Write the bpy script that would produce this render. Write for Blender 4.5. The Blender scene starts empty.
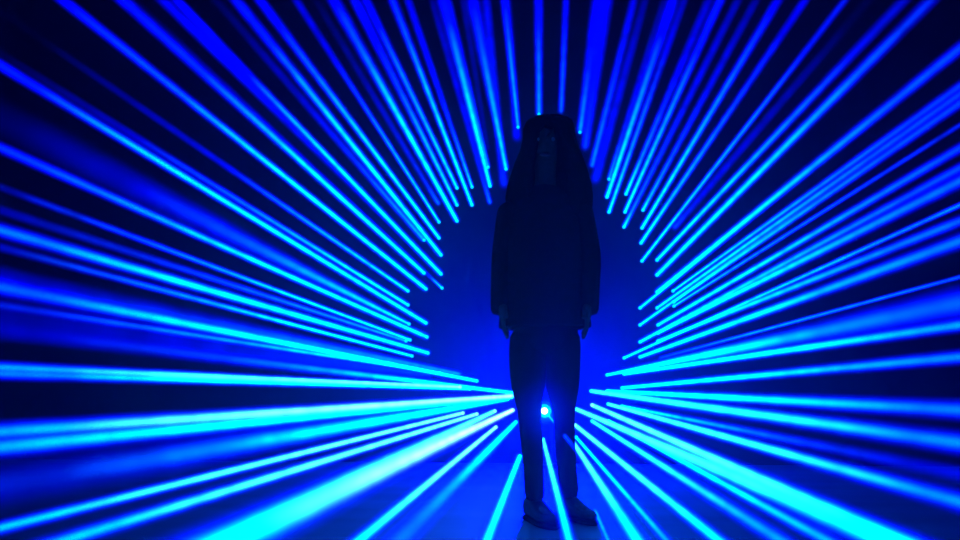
import bpy, bmesh, math, random
from mathutils import Vector, Matrix
random.seed(7)
S = bpy.context.scene
COL = S.collection
S.view_settings.view_transform = 'Standard'
S.view_settings.look = 'None'
S.view_settings.exposure = 0.0
S.view_settings.gamma = 1.0
S.view_settings.use_curve_mapping = False
S.cycles.max_bounces = 6
S.cycles.diffuse_bounces = 0
S.cycles.glossy_bounces = 1
S.cycles.volume_bounces = 0
S.cycles.transparent_max_bounces = 64
S.cycles.volume_max_steps = 256
S.cycles.use_denoising = True
try:
    S.cycles.denoiser = 'OPENIMAGEDENOISE'
except Exception:
    pass

# ------------------------------------------------------------------ camera
W, H, F = 960.0, 540.0, 747.0
VX, VY = 545.0, 392.0                     # where the lines that run straight to the far wall meet
HC = 0.548                                # the camera is held low
pitch = math.atan((VY - H / 2) / F)
yaw = -math.atan((VX - W / 2) / F * math.cos(pitch))
FW = Vector((math.sin(yaw) * math.cos(pitch), math.cos(yaw) * math.cos(pitch), math.sin(pitch)))
RT = Vector((math.cos(yaw), -math.sin(yaw), 0))
UP = RT.cross(FW)
CAM = Vector((0, 0, HC))
cam = bpy.data.cameras.new('camera')
cam.sensor_width = 36.0
cam.lens = F / W * 36.0
cam.clip_start = 0.02
co = bpy.data.objects.new('camera', cam)
COL.objects.link(co)
co.matrix_world = Matrix(((RT.x, UP.x, -FW.x, CAM.x), (RT.y, UP.y, -FW.y, CAM.y), (RT.z, UP.z, -FW.z, CAM.z), (0, 0, 0, 1)))
S.camera = co

def at(px, py, Y):
    r = FW + RT * ((px - W / 2) / F) + UP * ((H / 2 - py) / F)
    return CAM + r * (Y / r.y)

# ------------------------------------------------------------------ helpers
def link(name, me, mat=None, parent=None):
    o = bpy.data.objects.new(name, me)
    COL.objects.link(o)
    if mat is not None and me is not None:
        me.materials.append(mat)
    if parent is not None:
        o.parent = parent
    return o

def mesh_of(bm, name, smooth=True):
    bmesh.ops.recalc_face_normals(bm, faces=bm.faces)
    me = bpy.data.meshes.new(name)
    bm.to_mesh(me)
    bm.free()
    for p in me.polygons:
        p.use_smooth = smooth
    return me

def tag(o, label=None, cat=None, group=None, kind=None):
    if cat and not kind: kind = 'thing'
    if label: o['label'] = label
    if cat: o['category'] = cat
    if group: o['group'] = group
    if kind: o['kind'] = kind
    return o

def box_bm(x0, x1, y0, y1, z0, z1, bev=0.0):
    bm = bmesh.new()
    bmesh.ops.create_cube(bm, size=1.0)
    for v in bm.verts:
        v.co = Vector(((x0 + x1) / 2 + v.co.x * (x1 - x0), (y0 + y1) / 2 + v.co.y * (y1 - y0), (z0 + z1) / 2 + v.co.z * (z1 - z0)))
    if bev:
        bmesh.ops.bevel(bm, geom=bm.edges[:], offset=bev, segments=2, profile=0.6, affect='EDGES')
    return bm

def principled(name, col, rough=0.8, spec=0.3, noise=None):
    m = bpy.data.materials.new(name)
    m.use_nodes = True
    nt = m.node_tree
    b = nt.nodes['Principled BSDF']
    b.inputs['Base Color'].default_value = (*col, 1)
    b.inputs['Roughness'].default_value = rough
    b.inputs['Specular IOR Level'].default_value = spec
    if noise:
        sc, amt, stretch = noise
        tc = nt.nodes.new('ShaderNodeTexCoord')
        mp = nt.nodes.new('ShaderNodeMapping')
        mp.inputs['Scale'].default_value = stretch
        nz = nt.nodes.new('ShaderNodeTexNoise')
        nz.inputs['Scale'].default_value = sc
        nz.inputs['Detail'].default_value = 5
        nt.links.new(tc.outputs['Object'], mp.inputs['Vector'])
        nt.links.new(mp.outputs['Vector'], nz.inputs['Vector'])
        mx = nt.nodes.new('ShaderNodeMix')
        mx.data_type = 'RGBA'
        mx.inputs[6].default_value = (*[c * (1 - amt) for c in col], 1)
        mx.inputs[7].default_value = (*[min(1, c * (1 + amt)) for c in col], 1)
        nt.links.new(nz.outputs['Fac'], mx.inputs[0])
        nt.links.new(mx.outputs[2], b.inputs['Base Color'])
        bp = nt.nodes.new('ShaderNodeBump')
        bp.inputs['Strength'].default_value = 0.15
        bp.inputs['Distance'].default_value = 0.01
        nt.links.new(nz.outputs['Fac'], bp.inputs['Height'])
        nt.links.new(bp.outputs['Normal'], b.inputs['Normal'])
    return m

def emitter(name, col, strength):
    m = bpy.data.materials.new(name)
    m.use_nodes = True
    nt = m.node_tree
    nt.nodes.clear()
    e = nt.nodes.new('ShaderNodeEmission')
    e.inputs['Color'].default_value = (*col, 1)
    e.inputs['Strength'].default_value = strength
    o = nt.nodes.new('ShaderNodeOutputMaterial')
    nt.links.new(e.outputs[0], o.inputs['Surface'])
    return m

def lin(v):
    v = max(0.0, min(1.0, v / 255.0))
    return v / 12.92 if v <= 0.04045 else ((v + 0.055) / 1.055) ** 2.4

# ------------------------------------------------------------------ room
D = 6.0                                    # distance of the far wall
X0, X1, YB, ZC = -6.0, 6.0, -3.0, 4.6
wall_mat = principled('dark_drape', (0.014, 0.014, 0.018), 0.95, 0.0, (6, 0.3, (1, 1, 0.3)))
ceil_mat = principled('black_ceiling', (0.02, 0.02, 0.025), 0.95, 0.0, (4, 0.2, (1, 1, 1)))
floor_mat = principled('worn_dance_floor', (0.1, 0.1, 0.11), 0.5, 0.05, (2.2, 0.8, (0.35, 1.6, 1)))

def struct(name, bm, mat):
    o = link(name, mesh_of(bm, name, False), mat)
    o['kind'] = 'structure'
    return o
struct('floor', box_bm(X0, X1, YB, D, -0.1, 0.0), floor_mat)
struct('wall_back', box_bm(X0, X1, D, D + 0.1, -0.1, ZC), wall_mat)
struct('wall_left', box_bm(X0 - 0.1, X0, YB, D + 0.1, -0.1, ZC), wall_mat)
struct('wall_right', box_bm(X1, X1 + 0.1, YB, D + 0.1, -0.1, ZC), wall_mat)
struct('wall_front', box_bm(X0 - 0.1, X1 + 0.1, YB - 0.1, YB, -0.1, ZC), wall_mat)
struct('ceiling', box_bm(X0 - 0.1, X1 + 0.1, YB - 0.1, D + 0.1, ZC, ZC + 0.1), ceil_mat)

HAZE = 0.0095
hm = bpy.data.materials.new('stage_haze')
hm.use_nodes = True
nt = hm.node_tree
nt.nodes.clear()
vs = nt.nodes.new('ShaderNodeVolumeScatter')
vs.inputs['Color'].default_value = (1, 1, 1, 1)
vs.inputs['Density'].default_value = HAZE
vs.inputs['Anisotropy'].default_value = 0.7
out = nt.nodes.new('ShaderNodeOutputMaterial')
nt.links.new(vs.outputs[0], out.inputs['Volume'])
hz = link('haze', mesh_of(box_bm(X0 - 0.05, X1 + 0.05, YB - 0.05, D + 0.05, -0.05, ZC + 0.05), 'haze', False), hm)
tag(hz, 'thin blue stage haze filling the dark room', 'haze', None, 'stuff')

w = bpy.data.worlds.new('dark_world')
w.use_nodes = True
w.node_tree.nodes['Background'].inputs[0].default_value = (0, 0, 0, 1)
S.world = w

# ------------------------------------------------------------------ laser beams
# start pixel, a further pixel on the line, visible width at both, [(share of the way, green level)], blue level at start / end, red at start
B = []
AXIS_Y = True                              # the keys of the first rows are heights in the photo
def beam(sx, sy, ex, ey, w0, w1, g, b0=255, b1=255, red=0):
    """g: list of (x or y in pixels along the dominant axis, green 0-255); None stands for start and end"""
    pts = []
    horiz = abs(ex - sx) > abs(ey - sy) and not AXIS_Y
    for k, v in g:
        if k == 's': u = 0.0
        elif k == 'e': u = 1.0
        else: u = (k - sx) / (ex - sx) if horiz else (k - sy) / (ey - sy)
        pts.append((max(0, min(1, u)), v))
    B.append(dict(s=(sx, sy), e=(ex, ey), w0=w0, w1=w1, g=pts, b0=b0, b1=b1, red=red))
s, e = 's', 'e'
# above the head
beam(539,114, 538.5,0, 8,9, [(s,140),(60,90),(20,0)])
beam(561,112, 566,0, 7,7, [(s,100),(60,60),(20,0)], 255,220)
beam(518,127, 504.6,0, 6,9, [(s,160),(60,120),(20,20),(e,0)])
beam(517,139, 507,0, 9,9, [(s,0),(e,0)], 230,120)
beam(506,169, 472.5,0, 7,13, [(s,210),(130,180),(60,100),(30,0)])
beam(504,186, 486,0, 9,9, [(s,30),(e,0)], 230,190)
beam(488,150, 463,0, 5,7, [(s,0),(e,0)], 100,120)
beam(490,186, 443.5,0, 7,13, [(s,255),(110,220),(60,130),(20,0)])
beam(488,167, 448,0, 6,8, [(s,160),(120,90),(60,0)], 255,150)
beam(490,203, 432,0, 6,7, [(s,120),(180,20),(100,0)], 220,110)
beam(472,205, 392.5,0, 6,9, [(s,255),(120,200),(60,130),(20,0)])
beam(472,187, 408,0, 5,8, [(s,220),(160,120),(110,20),(80,0)], 255,190)
beam(457,188, 366,0, 6,9, [(s,230),(120,150),(60,90),(30,0)], 255,230)
beam(457,205, 355,0, 6,10, [(s,230),(140,160),(90,60),(50,0)])
beam(457,221, 334,0, 7,12, [(s,255),(140,240),(90,180),(40,30),(20,0)])
beam(438.5,204, 316,0, 6,8, [(s,120),(190,40),(140,10),(80,0)], 180,30)
beam(439,222, 296,0, 5,8, [(s,230),(150,150),(110,60),(70,0)], 255,170)
beam(439,238, 260,0, 6,10, [(s,255),(150,220),(90,110),(60,0)])
beam(424,240, 216,0, 7,9, [(s,170),(190,90),(150,10),(100,0)], 230,30)
beam(441,255, 236,0, 7,11, [(s,255),(150,240),(90,140),(40,0)])
beam(441,274, 177,0, 7,9, [(s,255),(180,240),(145,200),(115,70),(80,0)])
beam(430,262, 163.5,0, 6,11, [(s,60),(180,20),(120,0)], 200,230)
beam(424,273, 123,0, 7,12, [(s,255),(180,240),(130,150),(90,60),(50,0)])
beam(442,288, 150,14, 4,6, [(s,230),(282,40),(250,0)], 200,40)
beam(426,289, 63,0, 7,11, [(s,255),(190,255),(150,190),(100,80),(50,0)])
beam(408,291, 60,52, 6,8, [(s,240),(240,170),(210,100),(180,10),(150,0)], 255,20)
beam(408,305, 0,53, 6,9, [(s,255),(265,220),(220,120),(180,40),(150,0)], 255,30)
beam(426,323, 0,65, 7,11, [(s,255),(200,245),(160,180),(120,80),(80,0)])
beam(409,324, 0,118, 5,36, [(s,240),(280,170),(250,90),(210,0)], 255,50)
# left of the person
AXIS_Y = False
beam(427,337, 0,147.5, 7,11, [(s,255),(240,250),(200,180),(100,110),(e,10)])
beam(410,340, 0,187, 5,8, [(s,255),(300,235),(200,110),(100,30),(e,0)], 255,130)
beam(406,341, 0,210, 5,10, [(s,170),(300,120),(200,50),(100,20),(e,0)], 230,120)
beam(428,353, 0,230, 7,14, [(s,255),(200,240),(100,150),(e,80)])
beam(412,356, 0,247, 5,9, [(s,255),(300,235),(200,130),(100,50),(e,0)], 255,120)
beam(477,381, 0,287, 6,15, [(s,255),(260,255),(200,210),(100,110),(e,60)])
beam(460,374, 0,280, 6,22, [(s,120),(250,70),(150,0)], 220,140)
beam(440,373, 0,305, 5,9, [(s,190),(337,190),(213,120),(115,60),(e,0)], 255,90)
beam(430,375, 0,319, 8,32, [(s,40),(200,0)], 200,100)
beam(514,393, 0,331, 6,15, [(s,255),(440,255),(380,170),(320,110),(200,20),(100,0)], 255,80)
beam(460,387, 0,367.5, 5,11, [(s,255),(200,255),(100,170),(e,110)], red=140)
beam(470,389, 0,373.5, 5,11, [(s,255),(200,255),(100,140),(e,70)])
beam(512,396, 0,432, 7,17, [(s,255),(200,255),(100,190),(e,100)], red=200)
beam(512,397, 0,447, 7,19, [(s,255),(180,255),(100,200),(e,120)])
beam(508,399, 0,485, 7,34, [(s,255),(380,250),(320,210),(250,130),(150,60),(50,10)], 255,120)
beam(463,413, 0,528, 6,12, [(s,255),(200,255),(100,200),(e,150)], red=150)
beam(477,414, 66,540, 6,15, [(s,255),(200,255),(120,190),(e,150)], red=150)
beam(495,411, 222,540, 7,30, [(s,255),(e,255)], red=110)
beam(513,410, 236,540, 7,38, [(s,255),(e,255)], red=255)
beam(496,427, 360,540, 6,13, [(s,255),(e,255)], red=170)
beam(516,422, 400,540, 7,22, [(s,255),(450,240),(490,130),(530,80)], 255,230)
beam(520,456, 487,540, 8,12, [(s,255),(e,255)])
beam(543,439, 569,540, 6,11, [(s,255),(e,255)], red=90)
# right of the person, from the floor up
beam(544.5,411, 545.3,413, 20,50, [(s,90),(0.5,40),(e,0)], 230,60)  # not a laser ray: a glow cone added to imitate bloom at the lens
B[-1]['label'] = 'soft blue cone of light shining from the bright lens between the person\'s legs'
B[-1]['g'] = [(0, 90), (1, 0)]
beam(545,411, 640,530, 4,5, [(s,255),(422,120),(440,60),(460,0)], 255,60)
beam(573,442, 637,540, 7,15, [(s,255),(e,255)], red=110)
beam(587,492, 608,540, 5,6, [(s,90),(510,150),(e,140)])
beam(576,437, 666,540, 5,8, [(s,245),(e,150)])
beam(575,425, 718,540, 7,12, [(s,255),(e,255)], red=110)
beam(592,421, 780,540, 6,14, [(s,255),(660,220),(e,130)], red=60)
beam(609,421, 826,540, 5,12, [(s,255),(700,240),(e,150)])
beam(576,409, 884,540, 7,24, [(s,255),(e,255)], red=100)
beam(592,405, 900,540, 7,18, [(s,255),(e,255)], red=120)
beam(608,404, 960,502, 6,16, [(s,255),(770,255),(860,170),(e,110)], red=80)
beam(622,406, 960,474, 5,12, [(s,230),(760,80),(860,0)], 255,130)
beam(591,391, 960,443, 7,17, [(s,255),(750,255),(850,170),(e,100)], red=60)
beam(607,391, 960,410, 6,15, [(s,255),(740,250),(850,150),(e,100)])
beam(622,388, 960,357, 6,11, [(s,255),(740,230),(850,150),(e,110)])
beam(624,374, 960,325, 6,11, [(s,255),(800,250),(870,180),(e,120)])
beam(607,375, 960,303, 5,24, [(s,255),(720,240),(800,140),(880,100),(e,60)], 255,200)
beam(660,358, 960,277, 4,4, [(s,60),(760,140),(e,90)], 230,200)
beam(640,357, 960,241, 6,13, [(s,255),(760,235),(830,160),(e,100)])
beam(658,341, 960,221, 6,10, [(s,255),(760,225),(870,120),(e,90)])
beam(624,358, 960,205, 5,5, [(s,255),(770,200),(870,130),(e,90)])
beam(658,333, 960,181, 6,12, [(s,255),(760,245),(870,130),(e,90)])
beam(640,342, 960,168, 6,9, [(s,255),(760,200),(860,100),(e,60)])
beam(658,325, 960,148, 6,9, [(s,255),(760,225),(870,110),(e,60)])
beam(674,306, 960,125, 4,5, [(s,220),(760,120),(860,60),(e,20)], 255,160)
beam(674,302, 960,103, 4,9, [(s,240),(760,190),(850,90),(e,50)], 255,210)
beam(657,308, 960,94, 5,9, [(s,255),(760,200),(850,90),(e,50)], 255,210)
beam(640,325, 960,98, 5,7, [(s,255),(720,190),(800,60),(860,0)], 255,120)
beam(673,291, 960,86, 4,9, [(s,240),(760,180),(850,80),(e,40)], 255,200)
beam(657,292, 960,48, 7,11, [(s,255),(760,235),(850,110),(e,50)], 255,220)
beam(640,308, 940,66, 5,6, [(s,255),(680,220),(740,60),(780,0)], 255,40)
beam(657,275, 931,0, 7,12, [(s,255),(165,205),(90,110),(40,20),(e,0)], 255,160)
beam(657,260, 904,0, 6,10, [(s,255),(150,150),(100,80),(60,10)], 255,150)
beam(642,261, 845,0, 5,7, [(s,255),(180,170),(110,100),(60,20)], 255,170)
beam(674,228, 860,10, 7,9, [(s,60),(200,0)], 190,20)
beam(641,243, 805,0, 6,8, [(s,255),(180,150),(110,70),(60,0)], 255,180)
beam(642,228, 778,0, 6,9, [(s,255),(160,190),(110,120),(60,60),(30,0)], 255,220)
beam(643,210, 756,0, 6,8, [(s,220),(170,100),(120,20),(80,0)], 255,110)
beam(624,227, 738,0, 6,8, [(s,240),(210,110),(160,50),(100,0)], 230,140)
beam(625,212, 720,0, 6,9, [(s,255),(150,170),(100,110),(60,20)])
beam(626,194, 709,0, 6,9, [(s,255),(160,130),(110,40),(80,0)], 255,170)
beam(609,212, 684,0, 6,8, [(s,240),(150,140),(100,60),(70,0)], 255,150)
beam(607,197, 673,0, 7,11, [(s,255),(120,170),(70,80),(40,0)])
beam(609,179, 664,0, 6,7, [(s,150),(150,60),(110,0)], 220,90)
beam(592,166, 634,0, 8,8, [(s,120),(110,70),(60,10),(30,0)], 255,190)
beam(595,181, 645,0, 10,8, [(s,20),(120,0)], 230,100)
beam(580,132, 598,0, 8,12, [(s,140),(100,90),(60,0)])
beam(585,148, 606,0, 9,13, [(s,60),(100,10),(60,0)], 255,220)

def beta_half(n):                          # integral of (1-x^2)^n over -1..1
    return math.sqrt(math.pi) * math.gamma(n + 1) / math.gamma(n + 1.5)
NB, NG, NR = 2.5, 14.0, 14.0
BLUE_PEAK = 1.65
CORE_BLUE = 6.0

def beam_material(name, L, R0, R1, ramp, peak):
    """haze lit by one beam: it glows along the axis and fades smoothly to the rim; ramp = [(t, r, g, b)] emission per metre"""
    m = bpy.data.materials.new(name)
    m.use_nodes = True
    nt = m.node_tree
    nt.nodes.clear()
    N, K = nt.nodes.new, nt.links.new
    tc = N('ShaderNodeTexCoord')
    sep = N('ShaderNodeSeparateXYZ')
    K(tc.outputs['Object'], sep.inputs[0])
    def math_(op, a, b=None, clamp=False):
        n = N('ShaderNodeMath')
        n.operation = op
        n.use_clamp = clamp
        for i, v in enumerate((a, b)):
            if v is None: continue
            if isinstance(v, (int, float)): n.inputs[i].default_value = v
            else: K(v, n.inputs[i])
        return n.outputs[0]
    t = math_('DIVIDE', sep.outputs[0], L, True)
    rad = math_('ADD', math_('MULTIPLY', t, R1 - R0), R0)
    r2 = math_('ADD', math_('MULTIPLY', sep.outputs[1], sep.outputs[1]), math_('MULTIPLY', sep.outputs[2], sep.outputs[2]))
    q = math_('SUBTRACT', 1.0, math_('DIVIDE', r2, math_('MULTIPLY', rad, rad)), True)
    cr = N('ShaderNodeValToRGB')
    cr.color_ramp.interpolation = 'LINEAR'
    els = cr.color_ramp.elements
    while len(els) > 1: els.remove(els[-1])
    for i, (tt, r, g, b) in enumerate(ramp):
        el = els[0] if i == 0 else els.new(tt)
        el.position = tt
        el.color = (r / peak, g / peak, b / peak, 1)
    K(t, cr.inputs[0])
    sc = N('ShaderNodeSeparateColor')
    K(cr.outputs[0], sc.inputs[0])
    # drifting smoke
    geo = N('ShaderNodeNewGeometry')
    nz = N('ShaderNodeTexNoise')
    nz.inputs['Scale'].default_value = 9.0
    nz.inputs['Detail'].default_value = 3.0
    K(geo.outputs['Position'], nz.inputs['Vector'])
    smoke = math_('ADD', math_('MULTIPLY', nz.outputs[0], 1.6), 0.2)
    comb = N('ShaderNodeCombineColor')
    for i, n in enumerate((NR, NG, NB)):
        v = math_('MULTIPLY', sc.outputs[i], math_('POWER', q, n))
        if i == 2:                               # the core of a blue laser: far more blue than a camera can show
            v = math_('ADD', v, math_('MULTIPLY', math_('MULTIPLY', sc.outputs[1], math_('POWER', q, NG)), CORE_BLUE))
        K(math_('MULTIPLY', v, smoke), comb.inputs[i])
    em = N('ShaderNodeEmission')
    em.inputs['Strength'].default_value = peak
    K(comb.outputs[0], em.inputs['Color'])
    out = N('ShaderNodeOutputMaterial')
    K(em.outputs[0], out.inputs['Volume'])
    m.cycles.volume_step_rate = 0.2
    return m

def samp(pts, u):
    if u <= pts[0][0]: return pts[0][1]
    for (a, x), (b, y) in zip(pts, pts[1:]):
        if u <= b: return x + (y - x) * (u - a) / max(1e-6, b - a)
    return pts[-1][1]

def hyp(a, b): return math.hypot(a[0] - b[0], a[1] - b[1])

def region(bd):
    x, y = bd['s']
    side = 'left' if x < VX else 'right'
    if y < 162: return side, 'head'
    if y < 200: return side, 'shoulders'
    if y < 265: return side, 'chest'
    if y < 330: return side, 'hips'
    if y < 400: return side, 'thighs'
    return side, 'shins'

def angle(bd):                               # from straight up, growing towards each side's floor
    dx, dy = bd['e'][0] - bd['s'][0], bd['e'][1] - bd['s'][1]
    return abs(math.atan2(dx, -dy))

ORD = 'topmost second third fourth fifth sixth seventh eighth ninth tenth eleventh twelfth thirteenth fourteenth fifteenth sixteenth seventeenth eighteenth nineteenth twentieth'.split()
regs = {}
for bd in B:
    if 'label' not in bd: regs.setdefault(region(bd), []).append(bd)
    else: bd['rank'], bd['n'] = 0, 1
for key, lst in regs.items():
    lst.sort(key=lambda b: angle(b))
    for i, bd in enumerate(lst): bd['rank'] = i; bd['n'] = len(lst)

ap_mats = {}
def aperture_mat(red):
    k = red > 100
    if k not in ap_mats:
        ap_mats[k] = emitter('laser_aperture', (0.2 if k else 0.0, 0.75, 1.0), 1.0)
    return ap_mats[k]

for bd in B:
    (sx, sy), (ex, ey) = bd['s'], bd['e']
    par = D * hyp(bd['s'], (VX, VY)) / hyp(bd['e'], (VX, VY))
    ze = 2.4 if 'label' in bd else max(1.25, min(4.2, par))
    if ey > 470 and 'label' not in bd: ze = min(ze, 2.3)
    A, E = at(sx, sy, D - 0.012), at(ex, ey, ze)
    d = E - A
    L = d.length
    ext = 1.0 + 0.35 * ze / (D - ze)         # the beam flies on out of the frame
    while ext > 1.0 and (A + d * ext).z < 0.02: ext -= 0.02
    ext = max(1.0, ext)
    k = 0.78
    wl = 1.12 + 0.13 * max(0.0, min(1.0, (sy - 345) / 35.0))
    R0 = max(3.2, bd['w0'] * k) * D / F
    R1 = max(3.2, bd['w1'] * k * wl) * ze / F
    Rx = R0 + (R1 - R0) * ext
    bd['A'] = A
    # emission along the beam that gives the wanted brightness once looked through
    ramp = []
    low = max(0.0, min(1.0, (sy - 345) / 35.0))
    boost0 = 1.15 + 1.1 * low                  # the low beams pass the camera closest and are strongest
    dn = d.normalized()
    NS = 10
    for i in range(NS):
        tt = i / (NS - 1)
        P = A + d * (tt * ext)
        v = (P - CAM)
        z = P.y
        u = min(1.0, (tt * ext) * ze / z) if z > 0.05 else 1.0
        vn = v.normalized()
        sn = max(0.001, vn.cross(dn).length)
        R = R0 + (Rx - R0) * tt
        gl = lin(samp(bd['g'], u))
        bl = BLUE_PEAK * lin(bd['b0'] + (bd['b1'] - bd['b0']) * u * u)
        bl = max(bl, BLUE_PEAK * min(1.0, samp(bd['g'], u) / 70.0)) + 0.25 * gl
        boost = boost0 * (1 - 0.45 * low * u)
        gl *= boost * (1.0 + 0.4 * max(0.0, min(1.0, (gl - 0.3) / 0.5)))
        rl = lin(bd['red']) * max(0.0, 1 - u / 0.75)
        path = min(R / sn, L * 0.4)
        ramp.append((tt, rl / (path * beta_half(NR)), gl / (path * beta_half(NG)), bl / (path * beta_half(NB))))
    peak = max(max(r[1:]) for r in ramp)
    mat = beam_material('haze_lit_by_laser', L * ext, R0, Rx, ramp, peak)
    bm = bmesh.new()
    n = 16
    rings = []
    for j in range(7):
        tt = j / 6
        R = R0 + (Rx - R0) * tt
        rings.append([bm.verts.new((L * ext * tt, R * math.cos(2 * math.pi * i / n), R * math.sin(2 * math.pi * i / n))) for i in range(n)])
    for a, b in zip(rings, rings[1:]):
        for i in range(n):
            bm.faces.new((a[i], a[(i + 1) % n], b[(i + 1) % n], b[i]))
    bm.faces.new(rings[0]); bm.faces.new(rings[-1])
    o = link('laser_beam', mesh_of(bm, 'laser_beam'), mat)
    o.matrix_world = Matrix.Translation(A) @ Vector((1, 0, 0)).rotation_difference(dn).to_matrix().to_4x4()
    side, lvl = region(bd)
    g0 = max(v for _, v in bd['g'])
    wide = 'broad' if bd['w1'] >= 20 else ('thin' if bd['w1'] <= 8 else 'straight')
    tone = 'white-cored' if bd['red'] >= 150 else ('bright cyan' if g0 >= 235 else ('cyan-blue' if g0 >= 130 else ('faint deep blue' if bd['b1'] < 130 else 'deep blue')))
    rk, nn = bd['rank'], bd['n']
    nth = ORD[rk] if rk > 0 else 'topmost'
    if lvl == 'head' and rk == 0: pos = 'most upright'
    else: pos = nth
    tag(o, bd.get('label') or f'{wide} {tone} laser beam, {pos} of those starting {side} of the person\'s {lvl}', 'laser beam', f'laser beams {side} of the {lvl}')
    if 'label' not in bd and g0 >= 130 and bd['g'][0][1] >= 130:
        ab = bmesh.new()
        bmesh.ops.create_cone(ab, cap_ends=True, segments=16, radius1=0.014, radius2=0.010, depth=0.014,
                              matrix=Matrix.Rotation(math.pi / 2, 4, 'X'))
        ap = link('aperture', mesh_of(ab, 'aperture', False), aperture_mat(bd['red']), o)
        ap.matrix_parent_inverse = o.matrix_world.inverted()
        ap.location = at(sx, sy, D - 0.010)

# ------------------------------------------------------------------ laser projector behind the legs
pj = at(544.5, 411, 5.62)
black_metal = principled('black_metal', (0.015, 0.015, 0.017), 0.5, 0.4, (30, 0.2, (1, 1, 1)))
pr = bpy.data.objects.new('laser_projector', None)
COL.objects.link(pr)
pr.location = (pj.x, pj.y, 0)
tag(pr, 'laser projector with one glaring white lens between the person\'s legs', 'projector')
link('housing', mesh_of(box_bm(-0.075, 0.075, 0.02, 0.30, pj.z - 0.09, pj.z + 0.07, 0.008), 'housing', False), black_metal, pr)
link('base_plate', mesh_of(box_bm(-0.08, 0.08, 0.03, 0.29, 0.0, 0.02, 0.004), 'base_plate', False), black_metal, pr)
for sx in (-1, 1):
    link('leg', mesh_of(box_bm(sx * 0.05 - 0.012, sx * 0.05 + 0.012, 0.14, 0.18, 0.018, pj.z - 0.085), 'leg', False), black_metal, pr)
bm = bmesh.new()
bmesh.ops.create_uvsphere(bm, u_segments=20, v_segments=12, radius=0.024)
for v in bm.verts:
    v.co = Vector((v.co.x, v.co.y * 0.5 + 0.012, v.co.z + pj.z))
lens = link('lens', mesh_of(bm, 'lens'), emitter('lens_glare', (0.6, 0.95, 1.0), 5.0), pr)
lens['label'] = 'glaring white lens'
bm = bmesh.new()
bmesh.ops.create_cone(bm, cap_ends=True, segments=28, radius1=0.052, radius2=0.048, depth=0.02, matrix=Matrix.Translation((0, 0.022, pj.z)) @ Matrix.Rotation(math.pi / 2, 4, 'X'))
rim = link('bloom_ring', mesh_of(bm, 'bloom_ring', False), emitter('bloom_ring_glow', (0.0, 0.55, 1.0), 1.2), pr)  # emissive ring added as the bloom round the lens, no real part
rim['label'] = 'glowing cyan ring added for the bloom round the lens'
pl = bpy.data.lights.new('projector_light', 'POINT')
pl.energy = 1150
pl.color = (0.0, 0.0, 1.0)
pl.shadow_soft_size = 0.03
plo = bpy.data.objects.new('projector_light', pl)
COL.objects.link(plo)
plo.location = (pj.x, pj.y - 0.06, pj.z)

# ------------------------------------------------------------------ person
YP = HC / (HC - at(540, 521, 1.0).z)         # where the feet stand
SC = (at(545, 200, YP).z - at(545, 300, YP).z) / 100.0
def P(px, py, dy=0.0):
    v = at(px, py, YP)
    return Vector((v.x, dy, v.z))
skin_mat = principled('skin', (0.09, 0.05, 0.035), 0.8, 0.0, (40, 0.1, (1, 1, 1)))
jacket_mat = principled('dark_jacket_cloth', (0.008, 0.008, 0.011), 0.9, 0.0, (60, 0.3, (1, 1, 1)))
trouser_mat = principled('dark_trouser_cloth', (0.007, 0.007, 0.01), 0.95, 0.0, (80, 0.3, (1, 1, 0.5)))
shoe_mat = principled('black_shoe_leather', (0.01, 0.01, 0.01), 0.6, 0.05, (50, 0.2, (1, 1, 1)))
sole_mat = principled('black_rubber', (0.008, 0.008, 0.008), 0.8, 0.0)
hair_mat = principled('dark_hair', (0.012, 0.009, 0.008), 0.8, 0.0, (25, 0.4, (6, 6, 0.6)))
eye_mat = principled('eye', (0.2, 0.2, 0.2), 0.4, 0.1)

def skinned(name, joints, edges, root, mat, parent=None, levels=2):
    """joints: {key: (Vector, rx, ry)}; grows one continuous surface round the joints"""
    keys = list(joints)
    me = bpy.data.meshes.new(name)
    me.from_pydata([joints[k][0] for k in keys], [(keys.index(a), keys.index(b)) for a, b in edges], [])
    o = link(name, me, mat, parent)
    m = o.modifiers.new('skin', 'SKIN')     # adds the skin radii to the mesh
    for k, sv in zip(keys, me.skin_vertices[0].data):
        sv.radius = [v * 1.1 for v in joints[k][1:3]]
        sv.use_root = (k == root)
    m.branch_smoothing = 0.4
    m.use_smooth_shade = True
    m2 = o.modifiers.new('smooth', 'SUBSURF')
    m2.levels = m2.render_levels = levels
    return o

arm = {'l': ((511, 213), (503, 252, 0.02), (502, 299, -0.05), (504, 313, -0.08)), 'r': ((579, 212), (590, 253, 0.02), (587, 299, -0.05), (586, 313, -0.08))}
leg = {'l': ((529, 326), (528, 362, -0.01), (529, 409, -0.03), (533, 455, 0.0), (535, 504, -0.02)),
       'r': ((561, 326), (561, 362, 0.01), (563.5, 409, 0.02), (566, 455, 0.06), (570, 500, 0.09))}
J = {'pelvis': (P(545, 318), 0.115, 0.085), 'waist': (P(545, 282), 0.105, 0.08), 'chest': (P(545, 240), 0.125, 0.095),
     'collar': (P(545, 207), 0.095, 0.075), 'neck': (P(545, 183), 0.044, 0.046), 'jaw': (P(545, 164, -0.018), 0.054, 0.062),
     'face': (P(545, 146, -0.008), 0.072, 0.086), 'crown': (P(545, 128, 0.005), 0.066, 0.08), 'nose': (P(545, 148, -0.112), 0.011, 0.012)}
E = [('pelvis', 'waist'), ('waist', 'chest'), ('chest', 'collar'), ('collar', 'neck'), ('neck', 'jaw'), ('jaw', 'face'), ('face', 'crown'), ('face', 'nose')]
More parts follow.
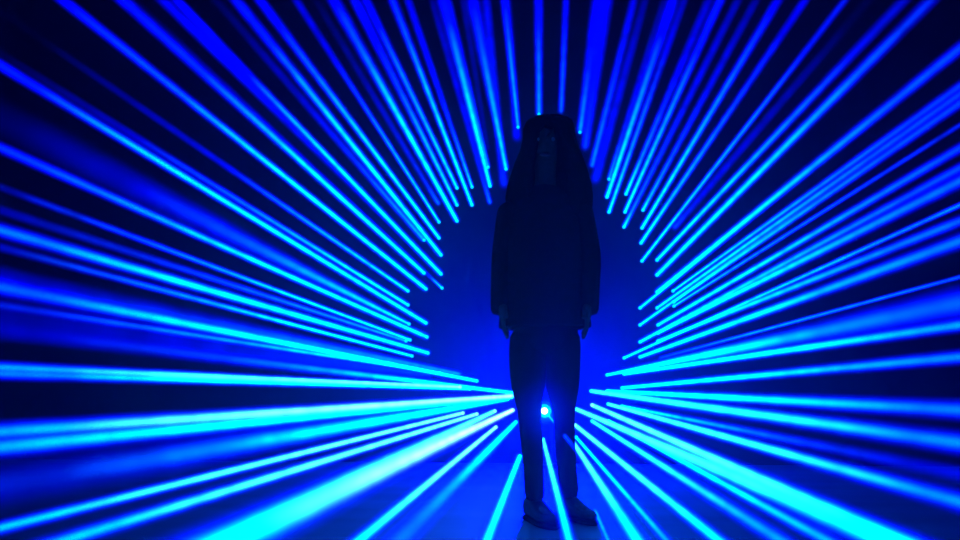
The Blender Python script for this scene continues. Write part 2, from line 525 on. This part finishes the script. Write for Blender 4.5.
for sd in 'lr':
    q = -1 if sd == 'l' else 1
    a, b = arm[sd], leg[sd]
    for k, pt, r in (('shoulder', a[0], 0.05), ('elbow', a[1], 0.037), ('wrist', a[2], 0.026), ('palm', a[3], 0.026)):
        J[k + sd] = (P(*pt), r, r if k != 'palm' else 0.036)
    E += [('collar', 'shoulder' + sd), ('shoulder' + sd, 'elbow' + sd), ('elbow' + sd, 'wrist' + sd), ('wrist' + sd, 'palm' + sd)]
    pm = J['palm' + sd][0]
    for n, (oy, ln) in enumerate(((-0.030, 0.078), (-0.010, 0.088), (0.011, 0.082), (0.031, 0.064))):
        k1, k2, k3 = (f'finger{n}{i}{sd}' for i in 'abc')
        J[k1] = (pm + Vector((0.0, oy, -0.040)), 0.0095, 0.0095)
        J[k2] = (pm + Vector((-q * 0.006, oy - 0.004, -0.040 - ln * 0.5)), 0.0085, 0.0085)
        J[k3] = (pm + Vector((-q * 0.022, oy - 0.006, -0.040 - ln * 0.95)), 0.007, 0.007)
        E += [('palm' + sd, k1), (k1, k2), (k2, k3)]
    J['thumba' + sd] = (pm + Vector((-q * 0.012, -0.040, -0.004)), 0.011, 0.011)
    J['thumbb' + sd] = (pm + Vector((-q * 0.020, -0.058, -0.040)), 0.009, 0.009)
    E += [('palm' + sd, 'thumba' + sd), ('thumba' + sd, 'thumbb' + sd)]
    for k, pt, r in (('hip', b[0], 0.078), ('thigh', b[1], 0.068), ('knee', b[2], 0.047), ('calf', b[3], 0.038), ('ankle', b[4], 0.03)):
        J[k + sd] = (P(*pt), r, r)
    an = J['ankle' + sd][0]
    toe = Vector((math.sin(math.radians(24)), -math.cos(math.radians(24)), 0))
    J['heel' + sd] = (Vector((an.x, an.y, 0.05)), 0.03, 0.03)
    J['toe' + sd] = (Vector((an.x, an.y, 0.04)) + toe * 0.15, 0.03, 0.022)
    E += [('pelvis', 'hip' + sd), ('hip' + sd, 'thigh' + sd), ('thigh' + sd, 'knee' + sd), ('knee' + sd, 'calf' + sd), ('calf' + sd, 'ankle' + sd),
          ('ankle' + sd, 'heel' + sd), ('heel' + sd, 'toe' + sd)]
person = skinned('person', J, E, 'pelvis', skin_mat)
person.location = (0, YP, 0)
tag(person, 'person in dark clothes standing in silhouette, arms hanging, in front of the laser beams', 'person')

# clothes: tubes of cloth laid round the body
def tube_bm(bm, secs, n=28, p=1.0, caps=(True, True)):
    """secs: (centre, rx, ry); horizontal elliptical sections joined into one skin"""
    rings = []
    for ri, (c, rx, ry) in enumerate(secs):
        ring = []
        for i in range(n):
            f = 2 * math.pi * i / n
            co_, si = math.cos(f), math.sin(f)
            wob = 1 + 0.012 * math.sin(3 * f + ri * 1.7) + 0.008 * math.sin(7 * f + ri)
            ring.append(bm.verts.new((c.x + math.copysign(abs(co_) ** p, co_) * rx * wob, c.y + math.copysign(abs(si) ** p, si) * ry * wob, c.z)))
        rings.append(ring)
    for r1, r2 in zip(rings, rings[1:]):
        for i in range(n):
            bm.faces.new((r1[i], r1[(i + 1) % n], r2[(i + 1) % n], r2[i]))
    if caps[0]: bm.faces.new(rings[0])
    if caps[1]: bm.faces.new(rings[-1])
    return bm

def smooth(o, lv=1):
    m = o.modifiers.new('smooth', 'SUBSURF')
    m.levels = m.render_levels = lv
    return o

bm = bmesh.new()
tube_bm(bm, [(P(544, 186), 0.055, 0.06), (P(544, 191), 0.08, 0.075), (P(544, 197), 0.11, 0.095), (P(544, 206), 0.155, 0.11), (P(544, 225), 0.17, 0.125),
             (P(544, 260), 0.168, 0.12), (P(544, 290), 0.182, 0.128), (P(544, 312), 0.2, 0.136), (P(544.5, 324), 0.208, 0.14), (P(544.5, 328), 0.207, 0.14), (P(544.5, 329), 0.2, 0.135)], 32, 0.85)
jk = smooth(link('jacket', mesh_of(bm, 'jacket'), jacket_mat, person))
for sd in 'lr':
    a = arm[sd]
    sh_, el, wr = P(*a[0]), P(*a[1]), P(*a[2])
    bm = bmesh.new()
    tube_bm(bm, [(sh_ + Vector((0, 0, 0.052)), 0.02, 0.025), (sh_ + Vector((0, 0, 0.035)), 0.055, 0.06), (sh_, 0.068, 0.072), (sh_.lerp(el, 0.5), 0.058, 0.066), (el, 0.055, 0.06),
                 (el.lerp(wr, 0.5), 0.052, 0.055), (wr + Vector((0, 0, -0.03)), 0.05, 0.052), (wr + Vector((0, -0.01, -0.085)), 0.047, 0.05)], 20)
    smooth(link('sleeve', mesh_of(bm, 'sleeve'), jacket_mat, jk))

bm = bmesh.new()
tube_bm(bm, [(P(545, 305), 0.13, 0.10), (P(545, 330), 0.148, 0.108), (P(545, 345), 0.146, 0.105), (P(545, 356), 0.135, 0.09)], 28)
for sd in 'lr':
    b = leg[sd]
    sg = -1 if sd == 'l' else 1
    hp, th, kn, cf, an = (P(*v) for v in b)
    tube_bm(bm, [(hp, 0.086, 0.09), (hp.lerp(th, 0.6), 0.088, 0.09), (th, 0.086, 0.088), (th.lerp(kn, 0.6), 0.077, 0.078), (kn, 0.048, 0.062),
                 (kn.lerp(cf, 0.5), 0.052 if sd == 'l' else 0.046, 0.056), (cf, 0.044, 0.054), (cf.lerp(an, 0.6), 0.044, 0.052), (Vector((an.x, an.y, 0.075)), 0.046, 0.054)], 20)
smooth(link('trousers', mesh_of(bm, 'trousers'), trouser_mat, person))

def shoe(an, yawdeg):
    """upper lofted from heel to toe, sole under it"""
    a = math.radians(yawdeg)
    ax = Vector((math.sin(a), -math.cos(a), 0))
    sd = Vector((math.cos(a), math.sin(a), 0))
    secs = [(-0.075, 0.026, 0.075), (-0.055, 0.036, 0.098), (0.0, 0.040, 0.105), (0.05, 0.042, 0.082), (0.10, 0.047, 0.062), (0.15, 0.046, 0.052), (0.185, 0.034, 0.044), (0.205, 0.014, 0.034)]
    out = []
    for lo, hi, grow in ((0.018, None, 1.0), (0.0, 0.02, 1.06)):
        bm = bmesh.new()
        rings = []
        for t, hw, ht in secs:
            top = ht if hi is None else hi
            ring = []
            for i in range(14):
                f = 2 * math.pi * i / 14
                c, s_ = math.cos(f), math.sin(f)
                yy = math.copysign(abs(c) ** 0.7, c) * hw * grow
                zz = (lo + top) / 2 + math.copysign(abs(s_) ** 0.6, s_) * (top - lo) / 2
                ring.append(bm.verts.new(Vector((an.x, an.y, 0)) + ax * t * grow + sd * yy + Vector((0, 0, zz))))
            rings.append(ring)
        for r1, r2 in zip(rings, rings[1:]):
            for i in range(14):
                bm.faces.new((r1[i], r1[(i + 1) % 14], r2[(i + 1) % 14], r2[i]))
        bm.faces.new(rings[0]); bm.faces.new(rings[-1])
        out.append(bm)
    return out
for sd, yd in (('l', 22), ('r', 26)):
    up, so = shoe(J['ankle' + sd][0], yd)
    sh = link('shoe', mesh_of(up, 'shoe'), shoe_mat, person)
    link('sole', mesh_of(so, 'sole'), sole_mat, sh)

# hair: a full shell over the skull, open at the face, falling to the shoulders
bm = bmesh.new()
rows = [(115.5, 0.05, 0.04), (116.5, 0.084, 0.075), (119, 0.108, 0.10), (125, 0.118, 0.115), (135, 0.122, 0.12), (146, 0.136, 0.124), (158, 0.158, 0.126), (170, 0.176, 0.124),
        (182, 0.192, 0.12), (194, 0.200, 0.116), (206, 0.196, 0.112), (216, 0.176, 0.108)]
NH = 40
grid = []
for ri, (py, rx, ry) in enumerate(rows):
    gap = 0.0 if py < 124 else min(0.5, (py - 122) / 30)
    ring = []
    for i in range(NH + 1):
        f = -math.pi / 2 + gap + (2 * math.pi - 2 * gap) * i / NH      # opening looks towards -y
        wob = 1 + 0.02 * math.sin(i * 2.3 + ri * 0.4) + 0.012 * math.sin(i * 5.1)
        cx = 549 if py < 140 else 549.5
        c = P(cx, py + 2.2 + (random.uniform(-2, 4) if py > 210 else 0))
        ring.append(bm.verts.new((c.x + rx * wob * math.cos(f), 0.012 + ry * wob * math.sin(f), c.z)))
    grid.append(ring)
for r1, r2 in zip(grid, grid[1:]):
    for i in range(NH):
        bm.faces.new((r1[i], r1[i + 1], r2[i + 1], r2[i]))
bm.faces.new(grid[0][:-1])
hair = link('hair', mesh_of(bm, 'hair'), hair_mat, person)
md = hair.modifiers.new('thickness', 'SOLIDIFY')
md.thickness = 0.025
md.offset = -1

for q in (-1, 1):
    bm = bmesh.new()
    bmesh.ops.create_uvsphere(bm, u_segments=12, v_segments=8, radius=0.010)
    ey = link('eye', mesh_of(bm, 'eye'), eye_mat, person)
    ey.location = P(545 + q * 7.5, 145, -0.080)
bm = bmesh.new()
bmesh.ops.create_uvsphere(bm, u_segments=12, v_segments=8, radius=1.0)
for v in bm.verts: v.co = Vector((v.co.x * 0.024, v.co.y * 0.008, v.co.z * 0.007))
mo = link('mouth', mesh_of(bm, 'mouth'), principled('lips', (0.3, 0.1, 0.09), 0.5, 0.3), person)
mo.location = P(545, 160, -0.078)
